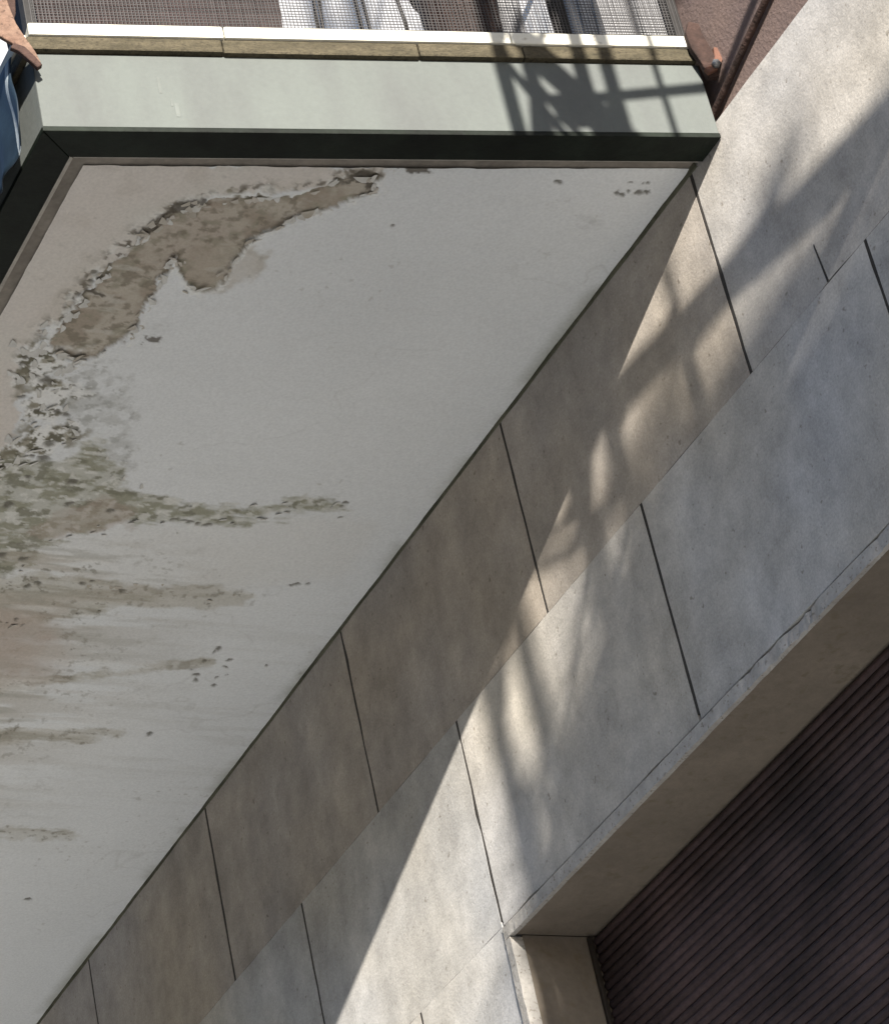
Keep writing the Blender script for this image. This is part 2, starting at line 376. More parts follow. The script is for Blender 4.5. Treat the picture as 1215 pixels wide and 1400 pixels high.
# soffit: one plastered sheet with flaking paint layers; stains and flakes have their own shapes
PO = {
    'beige': [(-0.923,0.178), (-0.436,0.087), (-0.463,0.114), (-0.541,0.155), (-0.630,0.184), (-0.686,0.208), (-0.730,0.290), (-0.764,0.405), (-0.778,0.503), (-0.800,0.564), (-0.800,0.618), (-0.762,0.722), (-0.747,0.795), (-0.760,0.875), (-0.772,0.998), (-0.914,0.639)],
    'brown': [(-0.459,0.105), (-0.440,0.136), (-0.474,0.178), (-0.526,0.214), (-0.562,0.258), (-0.579,0.292), (-0.580,0.384), (-0.604,0.405), (-0.632,0.398), (-0.663,0.339), (-0.673,0.335), (-0.674,0.359), (-0.668,0.409), (-0.665,0.458), (-0.668,0.503), (-0.673,0.540), (-0.690,0.572), (-0.722,0.593), (-0.751,0.585), (-0.779,0.551), (-0.776,0.507), (-0.761,0.437), (-0.755,0.375), (-0.736,0.304), (-0.708,0.249), (-0.664,0.207), (-0.627,0.189), (-0.555,0.174), (-0.522,0.147), (-0.491,0.115)],
    'tan': [(-0.652,0.319), (-0.586,0.288), (-0.534,0.303), (-0.542,0.365), (-0.575,0.397), (-0.616,0.402)],
    'white': [(-0.809,0.587), (-0.784,0.557), (-0.752,0.577), (-0.722,0.596), (-0.726,0.634), (-0.703,0.674), (-0.721,0.707), (-0.694,0.736), (-0.652,0.760), (-0.657,0.791), (-0.686,0.828), (-0.730,0.870), (-0.764,0.916), (-0.733,0.777), (-0.727,0.735), (-0.776,0.687)],
    'mold': [(-0.810,0.884), (-0.751,0.850), (-0.699,0.865), (-0.649,0.833), (-0.648,0.778), (-0.611,0.782), (-0.563,0.843), (-0.522,0.892), (-0.421,0.921), (-0.324,0.910), (-0.247,0.881), (-0.145,0.881), (-0.218,0.918), (-0.296,0.948), (-0.413,0.974), (-0.484,0.985), (-0.542,1.028), (-0.603,1.059), (-0.607,1.123), (-0.626,1.147), (-0.729,1.201)],
    'brown2': [(-0.608,0.951), (-0.541,0.932), (-0.496,0.954), (-0.483,0.994), (-0.542,1.028), (-0.597,1.049), (-0.639,1.035)],
    'streak_a': [(-0.712,1.177), (-0.573,1.148), (-0.489,1.158), (-0.412,1.165), (-0.261,1.157), (-0.211,1.168), (-0.301,1.203), (-0.427,1.234), (-0.520,1.283), (-0.660,1.334)],
    'brown3': [(-0.685,1.257), (-0.564,1.244), (-0.504,1.299), (-0.464,1.387), (-0.458,1.462), (-0.609,1.485)],
    'streak_b': [(-0.427,1.437), (-0.296,1.401), (-0.197,1.370), (-0.234,1.403), (-0.349,1.439), (-0.440,1.474), (-0.600,1.513), (-0.611,1.481)],
    'streak_c': [(-0.561,1.628), (-0.402,1.625), (-0.264,1.620), (-0.340,1.646), (-0.541,1.688)],
    'streak_d': [(-0.411,1.993), (-0.228,1.980), (-0.219,1.990), (-0.278,2.009), (-0.404,2.014)],
    'pale': [(-0.607,1.055), (-0.542,1.028), (-0.467,0.995), (-0.305,0.957), (-0.131,0.907), (-0.067,0.929), (-0.064,1.083), (-0.227,1.143), (-0.418,1.157), (-0.575,1.144), (-0.624,1.147)],
    'grey_l': [(-0.726,0.613), (-0.670,0.594), (-0.602,0.694), (-0.540,0.839), (-0.563,0.843), (-0.611,0.782), (-0.652,0.760), (-0.694,0.736), (-0.703,0.674)],
    'edge_a': [(-0.742,0.299), (-0.726,0.259), (-0.704,0.230), (-0.683,0.201), (-0.669,0.202), (-0.669,0.221), (-0.695,0.240), (-0.711,0.269), (-0.727,0.309)],
    'edge_b': [(-0.497,0.132), (-0.482,0.110), (-0.462,0.109), (-0.444,0.137), (-0.465,0.135)],
    'edge_c': [(-0.437,0.071), (-0.391,0.061), (-0.381,0.075), (-0.407,0.087), (-0.427,0.085)],
    'smudge': [(-0.117,0.131), (-0.085,0.121), (-0.074,0.153), (-0.098,0.155)],
    'smudge_b': [(-0.669,0.500), (-0.628,0.478), (-0.620,0.508), (-0.637,0.530)],
    'dash': [(-0.645,0.522), (-0.621,0.516), (-0.617,0.526), (-0.641,0.530)],
    'drip': [(-0.765,0.431), (-0.754,0.426), (-0.741,0.447), (-0.764,0.441)],
}
DOTS=[(-0.799,0.600,0.0063), (-0.786,0.652,0.0052), (-0.751,0.649,0.0095), (-0.770,0.640,0.0063), (-0.736,0.721,0.0063), (-0.709,0.722,0.0052), (-0.693,0.725,0.0052), (-0.771,0.695,0.0042), (-0.691,0.803,0.0073), (-0.683,0.843,0.0084), (-0.703,0.836,0.0052), (-0.666,0.785,0.0032), (-0.798,0.618,0.0042), (-0.204,1.619,0.0042), (-0.207,2.250,0.0052), (-0.212,2.250,0.0032), (-0.190,1.328,0.0063), (-0.192,1.340,0.0042), (-0.194,1.418,0.0052), (-0.190,1.434,0.0052), (-0.211,1.403,0.0032), (-0.156,1.445,0.0042), (-0.158,1.389,0.0042), (-0.154,1.364,0.0042), (-0.155,1.420,0.0032), (-0.142,1.411,0.0032), (-0.197,1.370,0.0032), (-0.078,1.371,0.0042), (-0.137,1.117,0.0052), (-0.119,1.112,0.0042), (-0.144,1.122,0.0032), (-0.426,1.176,0.0052), (-0.184,0.062,0.0042), (-0.179,0.064,0.0032), (-0.085,0.065,0.0042), (-0.076,0.067,0.0042), (-0.051,0.060,0.0052), (-0.042,0.054,0.0042), (-0.069,0.060,0.0021), (-0.075,0.038,0.0021), (-0.052,0.036,0.0032), (-0.388,0.202,0.0032), (-0.768,0.410,0.0052), (-0.768,0.388,0.0052), (-0.755,0.399,0.0052), (-0.763,0.438,0.0052), (-0.771,0.445,0.0042), (-0.755,0.368,0.0042), (-0.158,0.875,0.0042), (-0.159,0.888,0.0032), (-0.386,0.970,0.0042), (-0.373,0.972,0.0042), (-0.356,0.974,0.0052), (-0.416,0.966,0.0042), (-0.873,0.470,0.0063), (-0.876,0.453,0.0042), (-0.875,0.477,0.0042), (-0.744,0.873,0.0073), (-0.699,0.966,0.0084), (-0.618,0.892,0.0084), (-0.602,0.950,0.0063), (-0.689,0.893,0.0052), (-0.531,0.959,0.0052), (-0.657,1.105,0.0073), (-0.624,1.111,0.0052), (-0.573,1.290,0.0052), (-0.443,1.365,0.0032), (-0.503,1.169,0.0042), (-0.487,1.160,0.0042), (-0.575,1.179,0.0052), (-0.590,1.188,0.0052)]
def soffit(y_far):
    st = 0.003
    D0 = 0.0635+0.020
    xs = np.arange(FX+D0, -0.0014, st); ls = np.arange(0, y_far, st)
    X, Lx = np.meshgrid(xs, ls); k = (B.y-A.y)/(B.x-A.x)
    Y = A.y+k*X*(1-np.clip(Lx/1.2, 0, 1))+D0*math.sqrt(1+k*k)+Lx*(1.0)
    # warped coordinates make ragged outlines
    wx = X+(fbm(X*38, Y*38, 4, 3)-0.5)*0.030+(fbm(X*160, Y*160, 2, 8)-0.5)*0.010
    wy = Y+(fbm(X*38, Y*38, 4, 5)-0.5)*0.030+(fbm(X*160, Y*160, 2, 9)-0.5)*0.010
    sd = {n: sdpoly(wx, wy, p) for n, p in PO.items()}
    def mk(n, a=-0.002, b=0.004): return sstep(a, b, sd[n])
    n1 = fbm(X*3, Y*3, 4, 21); n2 = fbm(X*26, Y*26, 4, 31); n3 = fbm(X*120, Y*120, 3, 41)
    ny = fbm(X*5, Y*55, 4, 51)
    def c(r, g, b): return np.array([r, g, b])
    col = np.ones(X.shape+(3,))*c(0.71, 0.72, 0.71)
    def mixc(m, cc):
        nonlocal col
        col = col*(1-m[..., None])+np.array(cc)*m[..., None]
    # smooth paint: faint clouding and brushed streaks across the slab lower down
    far = sstep(0.9, 1.5, Y)
    mixc(sstep(0.50, 0.75, ny)*(0.04+0.20*far)*sstep(2.4, 1.5, Y), c(0.50, 0.49, 0.45))
    col *= (0.90+0.16*n1)[..., None]; crk = np.abs(fbm(X*2.3, Y*2.3, 5, 301)-0.5); mixc(sstep(0.006, 0.0, crk)*0.22*sstep(0.4, 0.6, fbm(X*3, Y*3, 2, 303)), c(0.4, 0.39, 0.36))
    mixc(mk('pale', -0.02, 0.02)*0.6, c(0.67, 0.665, 0.635))
    def ragged(n, w, amp, nz): return sstep(-0.25, 0.25, sd[n]/w+(nz-0.5)*amp)
    e1 = fbm(X*55, Y*55, 5, 201); e2 = fbm(X*24, Y*24, 5, 203); e3 = fbm(X*95, Y*95, 4, 207); e4 = fbm(X*14, Y*48, 5, 211)
    be = mk('beige'); mixc(be, c(0.62, 0.575, 0.52)); mixc(be*sstep(0.4, 0.7, n1), c(0.60, 0.585, 0.525))
    mixc(be*sstep(0.55, 0.75, e2)*0.35, c(0.50, 0.455, 0.395))
    # damp halo, then the bare band itself: crisp towards the grey paint, broken up towards the old beige coat
    up = sstep(0.25, 0.75, be+0.0); halo = sstep(-0.055, 0.005, sd['brown']); mixc(halo*be*0.45*sstep(0.3, 0.6, e2), c(0.46, 0.42, 0.34))
    br = np.maximum(mk('brown')*(1-be), ragged('brown', 0.020, 2.6, e1)*sstep(-0.05, 0.0, sd['brown'])*sstep(0.02, -0.004, sd['brown'])*be)
    br = np.maximum(br, sstep(-0.001, 0.003, sd['brown']))
    mixc(br, c(0.345, 0.295, 0.232)); mixc(br*sstep(0.36, 0.60, e2)*0.9, c(0.46, 0.415, 0.345)); mixc(br*sstep(0.5, 0.75, n1)*0.7, c(0.37, 0.295, 0.245))
    mixc(br*sstep(0.52, 0.70, e1)*0.7, c(0.27, 0.25, 0.185)); mixc(br*sstep(0.56, 0.68, e3)*0.7, c(0.19, 0.165, 0.12)); mixc(br*sstep(0.02, 0.0, sd['brown'])*sstep(0.45, 0.6, e1)*0.6, c(0.30, 0.29, 0.22)); mixc(br*sstep(0.62, 0.74, e4)*0.6, c(0.52, 0.49, 0.43))
    mixc(mk('tan', -0.012, 0.012)*0.7*(0.5+0.5*e2), c(0.47, 0.42, 0.345))
    tide = np.exp(-((sd['tan']-0.004)/0.006)**2); mixc(tide*0.35*sstep(0.35, 0.6, e2), c(0.33, 0.29, 0.22))
    # lifted paint lips: pale on the lip, the shade under it painted dark
    lipm = np.exp(-((sd['brown']+0.004)/0.0035)**2)*(1-be); mixc(lipm*0.8*sstep(0.38, 0.55, e1), c(0.78, 0.78, 0.74))
    gap_shade = np.exp(-((sd['brown']-0.0035)/0.003)**2); mixc(gap_shade*0.75*sstep(0.42, 0.58, e2), c(0.15, 0.125, 0.09))
    pits = np.exp(-((sd['brown']+0.012)/0.014)**2)*be*sstep(0.56, 0.64, e3); mixc(pits*0.9, c(0.13, 0.11, 0.08)); crumb = np.exp(-((sd['brown']+0.002)/0.007)**2)*be*sstep(0.44, 0.54, e2); mixc(crumb*0.9, c(0.11, 0.095, 0.07))
    flk = np.exp(-((sd['brown']+0.004)/0.018)**2)*be*sstep(0.58, 0.66, fbm(X*42, Y*42, 4, 221)); mixc(flk*0.8, c(0.74, 0.73, 0.68))
    # flaking patch at mid left
    wd = sd['white']; wz = ragged('white', 0.05, 2.4, e2); mixc(wz, c(0.74, 0.735, 0.70))
    mixc(wz*sstep(0.54, 0.62, e1), c(0.36, 0.34, 0.275)); mixc(wz*sstep(0.57, 0.63, e3), c(0.15, 0.14, 0.10))
    mixc(np.exp(-(wd/0.012)**2)*sstep(0.48, 0.60, e1)*0.85, c(0.22, 0.20, 0.145))
    gl = ragged('grey_l', 0.05, 1.6, e2); mixc(gl*0.55*sstep(0.35, 0.62, e1), c(0.43, 0.43, 0.405)); mixc(gl*sstep(0.60, 0.67, e3)*0.5, c(0.30, 0.30, 0.27))
    # mould field and its long tail
    mo = ragged('mold', 0.045, 1.5, e4)*sstep(-0.06, 0.0, sd['mold']+0.02*(e2-0.5)); mixc(mo*(0.45+0.5*e2), c(0.42, 0.41, 0.335))
    mm = fbm(X*34, Y*60, 5, 91)
    mixc(mo*sstep(0.40, 0.60, mm)*0.9, c(0.285, 0.28, 0.205)); mixc(mo*sstep(0.55, 0.66, e1)*0.85, c(0.20, 0.195, 0.14)); mixc(mo*sstep(0.58, 0.70, fbm(X*60, Y*80, 4, 95))*0.75, c(0.68, 0.67, 0.62))
    mixc(ragged('brown2', 0.03, 1.6, e2)*0.7*(0.4+0.6*e1), c(0.40, 0.33, 0.27))
    l1 = fbm(X*5, Y*26, 5, 231); l2 = fbm(X*8, Y*46, 5, 233)
    for s_, w_ in (('streak_a', 0.85), ('streak_b', 0.7), ('streak_c', 0.75), ('streak_d', 0.6)):
        m0 = ragged(s_, 0.035, 1.6, l1+0.12); mixc(m0*w_*0.75, c(0.48, 0.455, 0.385)); mixc(m0*w_*sstep(0.42, 0.62, l2)*0.85, c(0.37, 0.345, 0.275))
        mixc(m0*sstep(0.56, 0.66, e2)*0.6, c(0.27, 0.245, 0.19)); mixc(m0*sstep(0.62, 0.70, e3)*0.6, c(0.2, 0.185, 0.14))
    lowl = sstep(-0.15, -0.62, X)*sstep(0.98, 1.12, Y)*sstep(2.2, 1.5, Y); mixc(lowl*0.7*sstep(0.38, 0.56, l1), c(0.44, 0.40, 0.335)); mixc(lowl*0.6*sstep(0.52, 0.66, l2), c(0.36, 0.35, 0.30)); mixc(lowl*0.6*sstep(0.60, 0.70, fbm(X*4, Y*20, 5, 241)), c(0.76, 0.75, 0.71))
    mixc(lowl*sstep(0.62, 0.68, e3)*sstep(0.45, 0.6, e2)*0.7, c(0.2, 0.185, 0.14))
    mixc(sstep(-0.05, 0.05, sd['brown3']+0.05*(e2-0.5))*0.95*(0.7+0.5*(e2-0.3)), c(0.45, 0.38, 0.32))
    for s_ in ('edge_a', 'edge_b', 'edge_c', 'drip', 'dash'):
        m0 = ragged(s_, 0.008, 1.6, e3)*sstep(-0.012, -0.004, sd[s_]); mixc(m0*0.9, c(0.10, 0.085, 0.065))
    for s_ in ('smudge', 'smudge_b'): mixc(mk(s_, -0.014, 0.014)*0.4*sstep(0.3, 0.6, n3), c(0.45, 0.45, 0.435))
    wh = wz
    hole = np.zeros(X.shape)
    for dx, dy, dr in DOTS:
        q = np.sqrt((wx*0.7+X*0.3-dx)**2+((wy*0.5+Y*0.5-dy))**2)
        m0 = sstep(dr*1.6, dr*0.6, q); hole = np.maximum(hole, m0)
    mixc(hole*0.85, c(0.12, 0.11, 0.085))
    # scattered pinholes
    pin = sstep(0.80, 0.86, fbm(X*90, Y*90, 2, 111))*sstep(0.55, 0.7, fbm(X*6, Y*6, 2, 113)); mixc(pin*0.35, c(0.3, 0.28, 0.24))
    # damp green line along the stone
    wj = sstep(0.035, 0.0, -X)*sstep(0.40, 0.7, fbm(X*8, Y*9, 3, 121)); mixc(wj*0.5, c(0.22, 0.22, 0.15))
    # relief: bare plaster sits higher than the paint skins (viewed from below), lifted lips hang down
    Z = np.full(X.shape, S+0.0022)
    Z += br*0.0030+hole*0.002+mo*0.0016*(e1-0.3)+be*0.0010-wh*0.0024*(e1-0.4)-mk('grey_l', -0.02, 0.02)*0.0016*(e2-0.4)
    lip = np.exp(-((sd['brown']+0.005)/0.004)**2)*(1-br)
    Z -= lip*0.0022*sstep(0.35, 0.6, n2)
    Z += (n2-0.5)*0.0010+(n1-0.5)*0.004+(ny-0.5)*0.0008*far+(fbm(X*9, Y*9, 2, 131)-0.5)*0.0015
    edge = sstep(0.0, 0.012, X-(FX+D0))*sstep(0.0, 0.012, Lx); Z += (1-edge)*0.0035*fbm(X*30, Y*30, 3, 141)
    Z = np.minimum(Z, S+0.0064)
    h, w = X.shape; co = np.stack([X, Y, Z], -1).reshape(-1, 3)
    idx = np.arange(h*w).reshape(h, w)
    q = np.stack([idx[:-1, :-1], idx[1:, :-1], idx[1:, 1:], idx[:-1, 1:]], -1).reshape(-1, 4)
    me = bpy.data.meshes.new('soffit'); me.vertices.add(len(co)); me.vertices.foreach_set('co', co.ravel().astype(np.float32))
    me.loops.add(q.size); me.loops.foreach_set('vertex_index', q.ravel().astype(np.int32))
    me.polygons.add(len(q)); me.polygons.foreach_set('loop_start', (np.arange(len(q))*4).astype(np.int32)); me.polygons.foreach_set('loop_total', np.full(len(q), 4, np.int32))
    me.polygons.foreach_set('use_smooth', np.ones(len(q), bool)); me.update(calc_edges=True)
    at = me.color_attributes.new('paint', 'FLOAT_COLOR', 'POINT')
    at.data.foreach_set('color', np.concatenate([np.clip(col.reshape(-1, 3), 0, 1), np.ones((len(co), 1))], 1).ravel().astype(np.float32))
    if True:
        n = me.polygons[0].normal
        if n.z > 0: me.flip_normals()
    return me, float(Y.max())
M_sof = bpy.data.materials.new('flaking_soffit_paint'); M_sof.use_nodes = True
_n = M_sof.node_tree.nodes; _l = M_sof.node_tree.links; _p = _n['Principled BSDF']
_p.inputs['Roughness'].default_value = 0.75; _p.inputs['Specular IOR Level'].default_value = 0.25
_a = _n.new('ShaderNodeVertexColor'); _a.layer_name = 'paint'
_g = _n.new('ShaderNodeNewGeometry'); _t = _n.new('ShaderNodeTexNoise'); _t.inputs['Scale'].default_value = 220; _t.inputs['Detail'].default_value = 5
_l.new(_g.outputs['Position'], _t.inputs['Vector'])
_r = _n.new('ShaderNodeValToRGB'); _r.color_ramp.elements[0].position = 0.3; _r.color_ramp.elements[1].position = 0.7
_r.color_ramp.elements[0].color = (0.9, 0.9, 0.9, 1); _r.color_ramp.elements[1].color = (1.03, 1.03, 1.03, 1); _l.new(_t.outputs['Fac'], _r.inputs[0])
_m = _n.new('ShaderNodeMix'); _m.data_type = 'RGBA'; _m.blend_type = 'MULTIPLY'; _m.inputs[0].default_value = 1
_l.new(_a.outputs['Color'], _m.inputs[6]); _l.new(_r.outputs[0], _m.inputs[7]); _l.new(_m.outputs[2], _p.inputs['Base Color'])
_b = _n.new('ShaderNodeBump'); _b.inputs['Strength'].default_value = 0.2; _b.inputs['Distance'].default_value = 0.003
_l.new(_t.outputs['Fac'], _b.inputs['Height']); _l.new(_b.outputs[0], _p.inputs['Normal'])
sm, ymax = soffit(3.05)
link('soffit', sm, M_sof, can)
M_sof2 = mat('soffit_paint_plain', (0.69, 0.70, 0.69), 0.75, 0.06, 4, 0.15, 80)
link('soffit', pyd('soffit', [(FX+0.0775, ymax-0.004, S+0.0045), (-0.0014, ymax-0.004, S+0.0045), (-0.0014, CY1-0.02, S+0.0045), (FX+0.0775, CY1-0.02, S+0.0045)], [(0, 1, 2, 3)]), M_sof2, can)

# ragged mortar line where the soffit meets the stone
V, F = [], []
ys = np.arange(-0.02, 4.2, 0.008)
for i, y in enumerate(ys):
    a = 0.0012+0.0042*fbm(np.array([y*9.0]), np.array([0.3]), 4, 7)[0]; d = 0.001+0.005*fbm(np.array([y*13.0]), np.array([4.3]), 4, 9)[0]
    V += [(0.0012, y, S+0.007), (-a, y, S+0.006), (-a*0.55, y, S-d*0.45), (0.0012, y, S-d)]
n = len(ys)
for i in range(n-1):
    for k in range(3): F.append((i*4+k, i*4+k+1, i*4+5+k, i*4+4+k))
link('mortar_fillet', recalc(pyd('mortar_fillet', V, F)), mat('damp_mortar', (0.13, 0.125, 0.085), 0.9, 0.3, 12, 0.4, 90, col2=(0.05, 0.05, 0.032)), can)

M_drip = mat('white_drip', (0.122, 0.134, 0.125), 0.7, 0.1, 20, 0.1, 60)
for t, z0_, z1_, w_ in ((0.825, 4.395, 4.424, 0.0022), (0.806, 4.353, 4.378, 0.003), (0.812, 4.372, 4.385, 0.0018)):
    p = A+E*t; e_ = E.normalized()
    q = [(p-e_*w_*k-N2*d) for k, d in ((1, -0.0015), (-1, -0.0015))]; q2 = [(p-e_*w_*k+N2*d) for k, d in ((1, 0.004), (-1, 0.004))]
    link('paint_drip', prism_mesh('paint_drip', [tuple(q[0]), tuple(q[1]), tuple(q2[1]), tuple(q2[0])], z0_, z1_, 0.0006), M_drip, can)

M_flake = mat('lifted_paint', (0.64, 0.63, 0.59), 0.8, 0.1, 30, 0.2, 90, col2=(0.52, 0.50, 0.45))
M_flake2 = mat('lifted_beige_paint', (0.55, 0.51, 0.45), 0.8, 0.1, 30, 0.2, 90, col2=(0.40, 0.36, 0.29))
rf = random.Random(23)
def flake_mesh():
    m_ = 7; out = []; V, F = [], []
    for k in range(m_):
        a = math.pi*k/(m_-1); out.append((math.cos(a)*(0.8+0.4*rf.random()), math.sin(a)*(0.7+0.7*rf.random())))
    for s, dz in ((0, 0.0), (1, 0.05)):
        for x, y in out: V.append((x, y, -0.42*max(0, y)**1.6-dz*0+s*0.07))
    F = [tuple(range(m_))[::-1], tuple(range(m_, 2*m_))]+[(k, (k+1) % m_, (k+1) % m_+m_, k+m_) for k in range(m_)]
    me = pyd('paint_flake', V, F); return recalc(me)
fl1 = [flake_mesh() for _ in range(5)]; fl2 = [m_.copy() for m_ in fl1]
for m_ in fl1: m_.materials.append(M_flake)
for m_ in fl2: m_.materials.append(M_flake2)
def put_flake(x, y, ang, s, pool):
    o = link('paint_flake', rf.choice(pool), None, can)
    o.location = (x, y, S+0.0012); o.rotation_euler = (rf.uniform(-0.12, 0.12), rf.uniform(-0.12, 0.12), ang); o.scale = (s*rf.uniform(0.8, 1.5), s, s*rf.uniform(0.6, 1.0))
def along(poly, n, pool, smin, smax, jit):
    L_ = [math.dist(poly[i], poly[(i+1) % len(poly)]) for i in range(len(poly))]; T = sum(L_)
    cx = sum(p[0] for p in poly)/len(poly); cy = sum(p[1] for p in poly)/len(poly)
    for _ in range(n):
        u = rf.random()*T; i = 0
        while u > L_[i]: u -= L_[i]; i += 1
        a, b_ = poly[i], poly[(i+1) % len(poly)]; t = u/L_[i]; x = a[0]+(b_[0]-a[0])*t+rf.gauss(0, jit); y = a[1]+(b_[1]-a[1])*t+rf.gauss(0, jit)
        if not (FX+0.10 < x < -0.02 and y > yend(x, 0.1)): continue
        ex, ey = b_[0]-a[0], b_[1]-a[1]; ang = math.atan2(ey, ex)
        nx, ny = -ey, ex
        if nx*(cx-x)+ny*(cy-y) < 0: ang += math.pi
        put_flake(x, y, ang+rf.uniform(-0.5, 0.5), rf.uniform(smin, smax), pool)
along(PO['brown'], 75, fl1, 0.003, 0.009, 0.003)
along(PO['brown'], 40, fl2, 0.003, 0.008, 0.006)
along(PO['white'], 60, fl1, 0.003, 0.010, 0.018)
along(PO['mold'], 45, fl1, 0.002, 0.007, 0.010)
along(PO['streak_a'], 26, fl2, 0.002, 0.006, 0.008)
along(PO['edge_a'], 14, fl2, 0.004, 0.008, 0.003)

# ------------------------------------------------------------------ on the balcony
def PT(t, d, z): p = A+E*t+N2*d; return Vector((p.x, p.y, z))
mesh_t = thing('wire_mesh_guard', 'fine galvanised wire mesh guard standing on the white coping strip', 'wire mesh', loc=PT(0.5, 0.006, 4.506))
def wires():
    V, F = [], []
    def bar(p, q, u, v, r):
        b = len(V)
        for c in (p, q):
            for k in range(4):
                a = math.pi/4+k*math.pi/2; V.append(c+u*math.cos(a)*r+v*math.sin(a)*r)
        for k in range(4): F.append((b+k, b+(k+1) % 4, b+4+(k+1) % 4, b+4+k))
    e3 = Vector((E.x, E.y, 0)).normalized(); n3 = Vector((N2.x, N2.y, 0)); zz = Vector((0, 0, 1))
    Ln = E.length; H = 0.55; pz = 0.0052
    o = PT(0.5, 0.006, 4.506)
    nv = int(Ln*0.985/pz)
    for i in range(nv+1):
        s = -Ln*0.4925+i*pz+random.uniform(-0.0005, 0.0005); bar(e3*s, e3*(s+random.uniform(-0.004, 0.004))+zz*H, e3, n3, 0.00062)
    for i in range(int(H/pz)):
        z_ = i*pz+0.002+random.uniform(-0.0004, 0.0004); bar(-e3*Ln*0.4925+zz*z_+n3*0.0012, e3*Ln*0.4925+zz*(z_+random.uniform(-0.002, 0.002))+n3*0.0012, zz, n3, 0.00062)
    return pyd('wire_weave', V, F)
wv = link('wire_weave', wires(), M_wire, mesh_t); wv['kind'] = 'stuff'
base = PT(0.5, 0.006, 4.506)
for t in (0.012, 0.99):
    p = PT(t, 0.012, 0)-base; link('post', box_mesh('post', (p.x-0.008, p.y-0.006, 0), (p.x+0.008, p.y+0.010, 0.57), 0.001), M_dark, mesh_t)
p0 = PT(0.012, 0.012, 4.506)-base; p1 = PT(0.99, 0.012, 4.506)-base
link('top_rail', tube_mesh('top_rail', [p0+Vector((0, 0, 0.56)), p1+Vector((0, 0, 0.56))], 0.009), M_dark, mesh_t)

def trough(name, t0, t1, d0, d1, h, m, label, cat, soil=True):
    a, b = PT(t0, d0, 4.506), PT(t1, d0, 4.506); c, d = PT(t1, d1, 4.506), PT(t0, d1, 4.506)
    cen = (a+b+c+d)/4; t = thing(name, label, cat, loc=cen)
    def q(k, s): return [tuple(((p-cen)*s).xy) for p in (a, b, c, d)]
    bm = bmesh.new(); rows = []
    for z_, s in ((0, 0.93), (h, 1.0), (h, 0.94), (0.02, 0.88)):
        rows.append([bm.verts.new((x, y, z_)) for x, y in q(0, s)])
    for r0, r1 in zip(rows[:-1], rows[1:]):
        for k in range(4): bm.faces.new((r0[k], r0[(k+1) % 4], r1[(k+1) % 4], r1[k]))
    bm.faces.new(rows[0]); bm.faces.new(rows[-1]); bmesh.ops.recalc_face_normals(bm, faces=bm.faces)
    me = bpy.data.meshes.new('box_body'); bm.to_mesh(me); bm.free(); link('box_body', me, m, t)
    rim = [tuple(((p-cen)*1.03).xy) for p in (a, b, c, d)]
    V = [(x, y, h-0.022) for x, y in rim]+[(x, y, h+0.004) for x, y in rim]+[(x*0.92, y*0.92, h+0.004) for x, y in rim]
    F = [(k, (k+1) % 4, (k+1) % 4+4, k+4) for k in range(4)]+[(k+4, (k+1) % 4+4, (k+1) % 4+8, k+8) for k in range(4)]
    link('rim', recalc(pyd('rim', V, F)), m, t)
    if soil: link('soil', pyd('soil', [(x*0.93, y*0.93, h-0.03) for x, y in q(0, 1.0)], [(0, 1, 2, 3)]), M_soil, t)
    return t
trough('planter_trough', 0.607, 0.985, 0.022, 0.20, 0.22, M_planter, 'long brown planter trough behind the wire mesh', 'planter')
trough('plastic_crate', 0.012, 0.122, 0.022, 0.16, 0.26, M_crate, 'grey plastic crate behind the mesh beside the brown wall', 'crate', False)
trough('plastic_bucket', 0.208, 0.25, 0.10, 0.15, 0.24, M_crate, 'narrow pale grey tub behind the mesh beside the dark clay pot', 'tub', False)
pot = thing('clay_pot', 'dark brown clay flower pot behind the wire mesh', 'flower pot', loc=PT(0.318, 0.078, 4.506))
link('pot_body', lathe_mesh('pot_body', [(0.03, 0), (0.046, 0.001), (0.050, 0.02), (0.060, 0.16), (0.060, 0.165), (0.067, 0.166), (0.068, 0.20), (0.060, 0.20), (0.056, 0.17), (0.04, 0.168)]), M_clay, pot)
link('soil', lathe_mesh('soil', [(0.054, 0.171), (0.053, 0.178), (0.01, 0.183)]), M_soil, pot)
stand = thing('wire_plant_stand', 'thin black wire plant stand with flat feet behind the mesh', 'plant stand', loc=PT(0.49, 0.06, 4.506))
cen = PT(0.49, 0.06, 4.506)
for t, d in ((0.565, 0.032), (0.497, 0.030), (0.425, 0.032), (0.45, 0.11), (0.53, 0.11)):
    f0 = PT(t, d, 4.506)-cen; top = f0*0.72+Vector((0, 0, 0.30))
    lg = link('leg', tube_mesh('leg', [f0+Vector((0, 0, 0.003)), f0*0.9+Vector((0, 0, 0.12)), top], 0.0028, 6), M_dark, stand)
    link('foot', box_mesh('foot', (f0.x-0.016, f0.y-0.006, 0), (f0.x+0.016, f0.y+0.006, 0.0045), 0.001), M_dark, lg)
ringp = [Vector((0.055*math.cos(a*math.pi/12), 0.035*math.sin(a*math.pi/12), 0.30)) for a in range(25)]
link('top_ring', tube_mesh('top_ring', ringp, 0.0035, 6), M_dark, stand)
tag(link('iron_post', tube_mesh('iron_post', [PT(0.184, 0.034, 4.506), PT(0.186, 0.034, 5.2)], 0.0125, 12), M_dark), 'upright dark iron post behind the mesh between grey tub and crate', 'post')

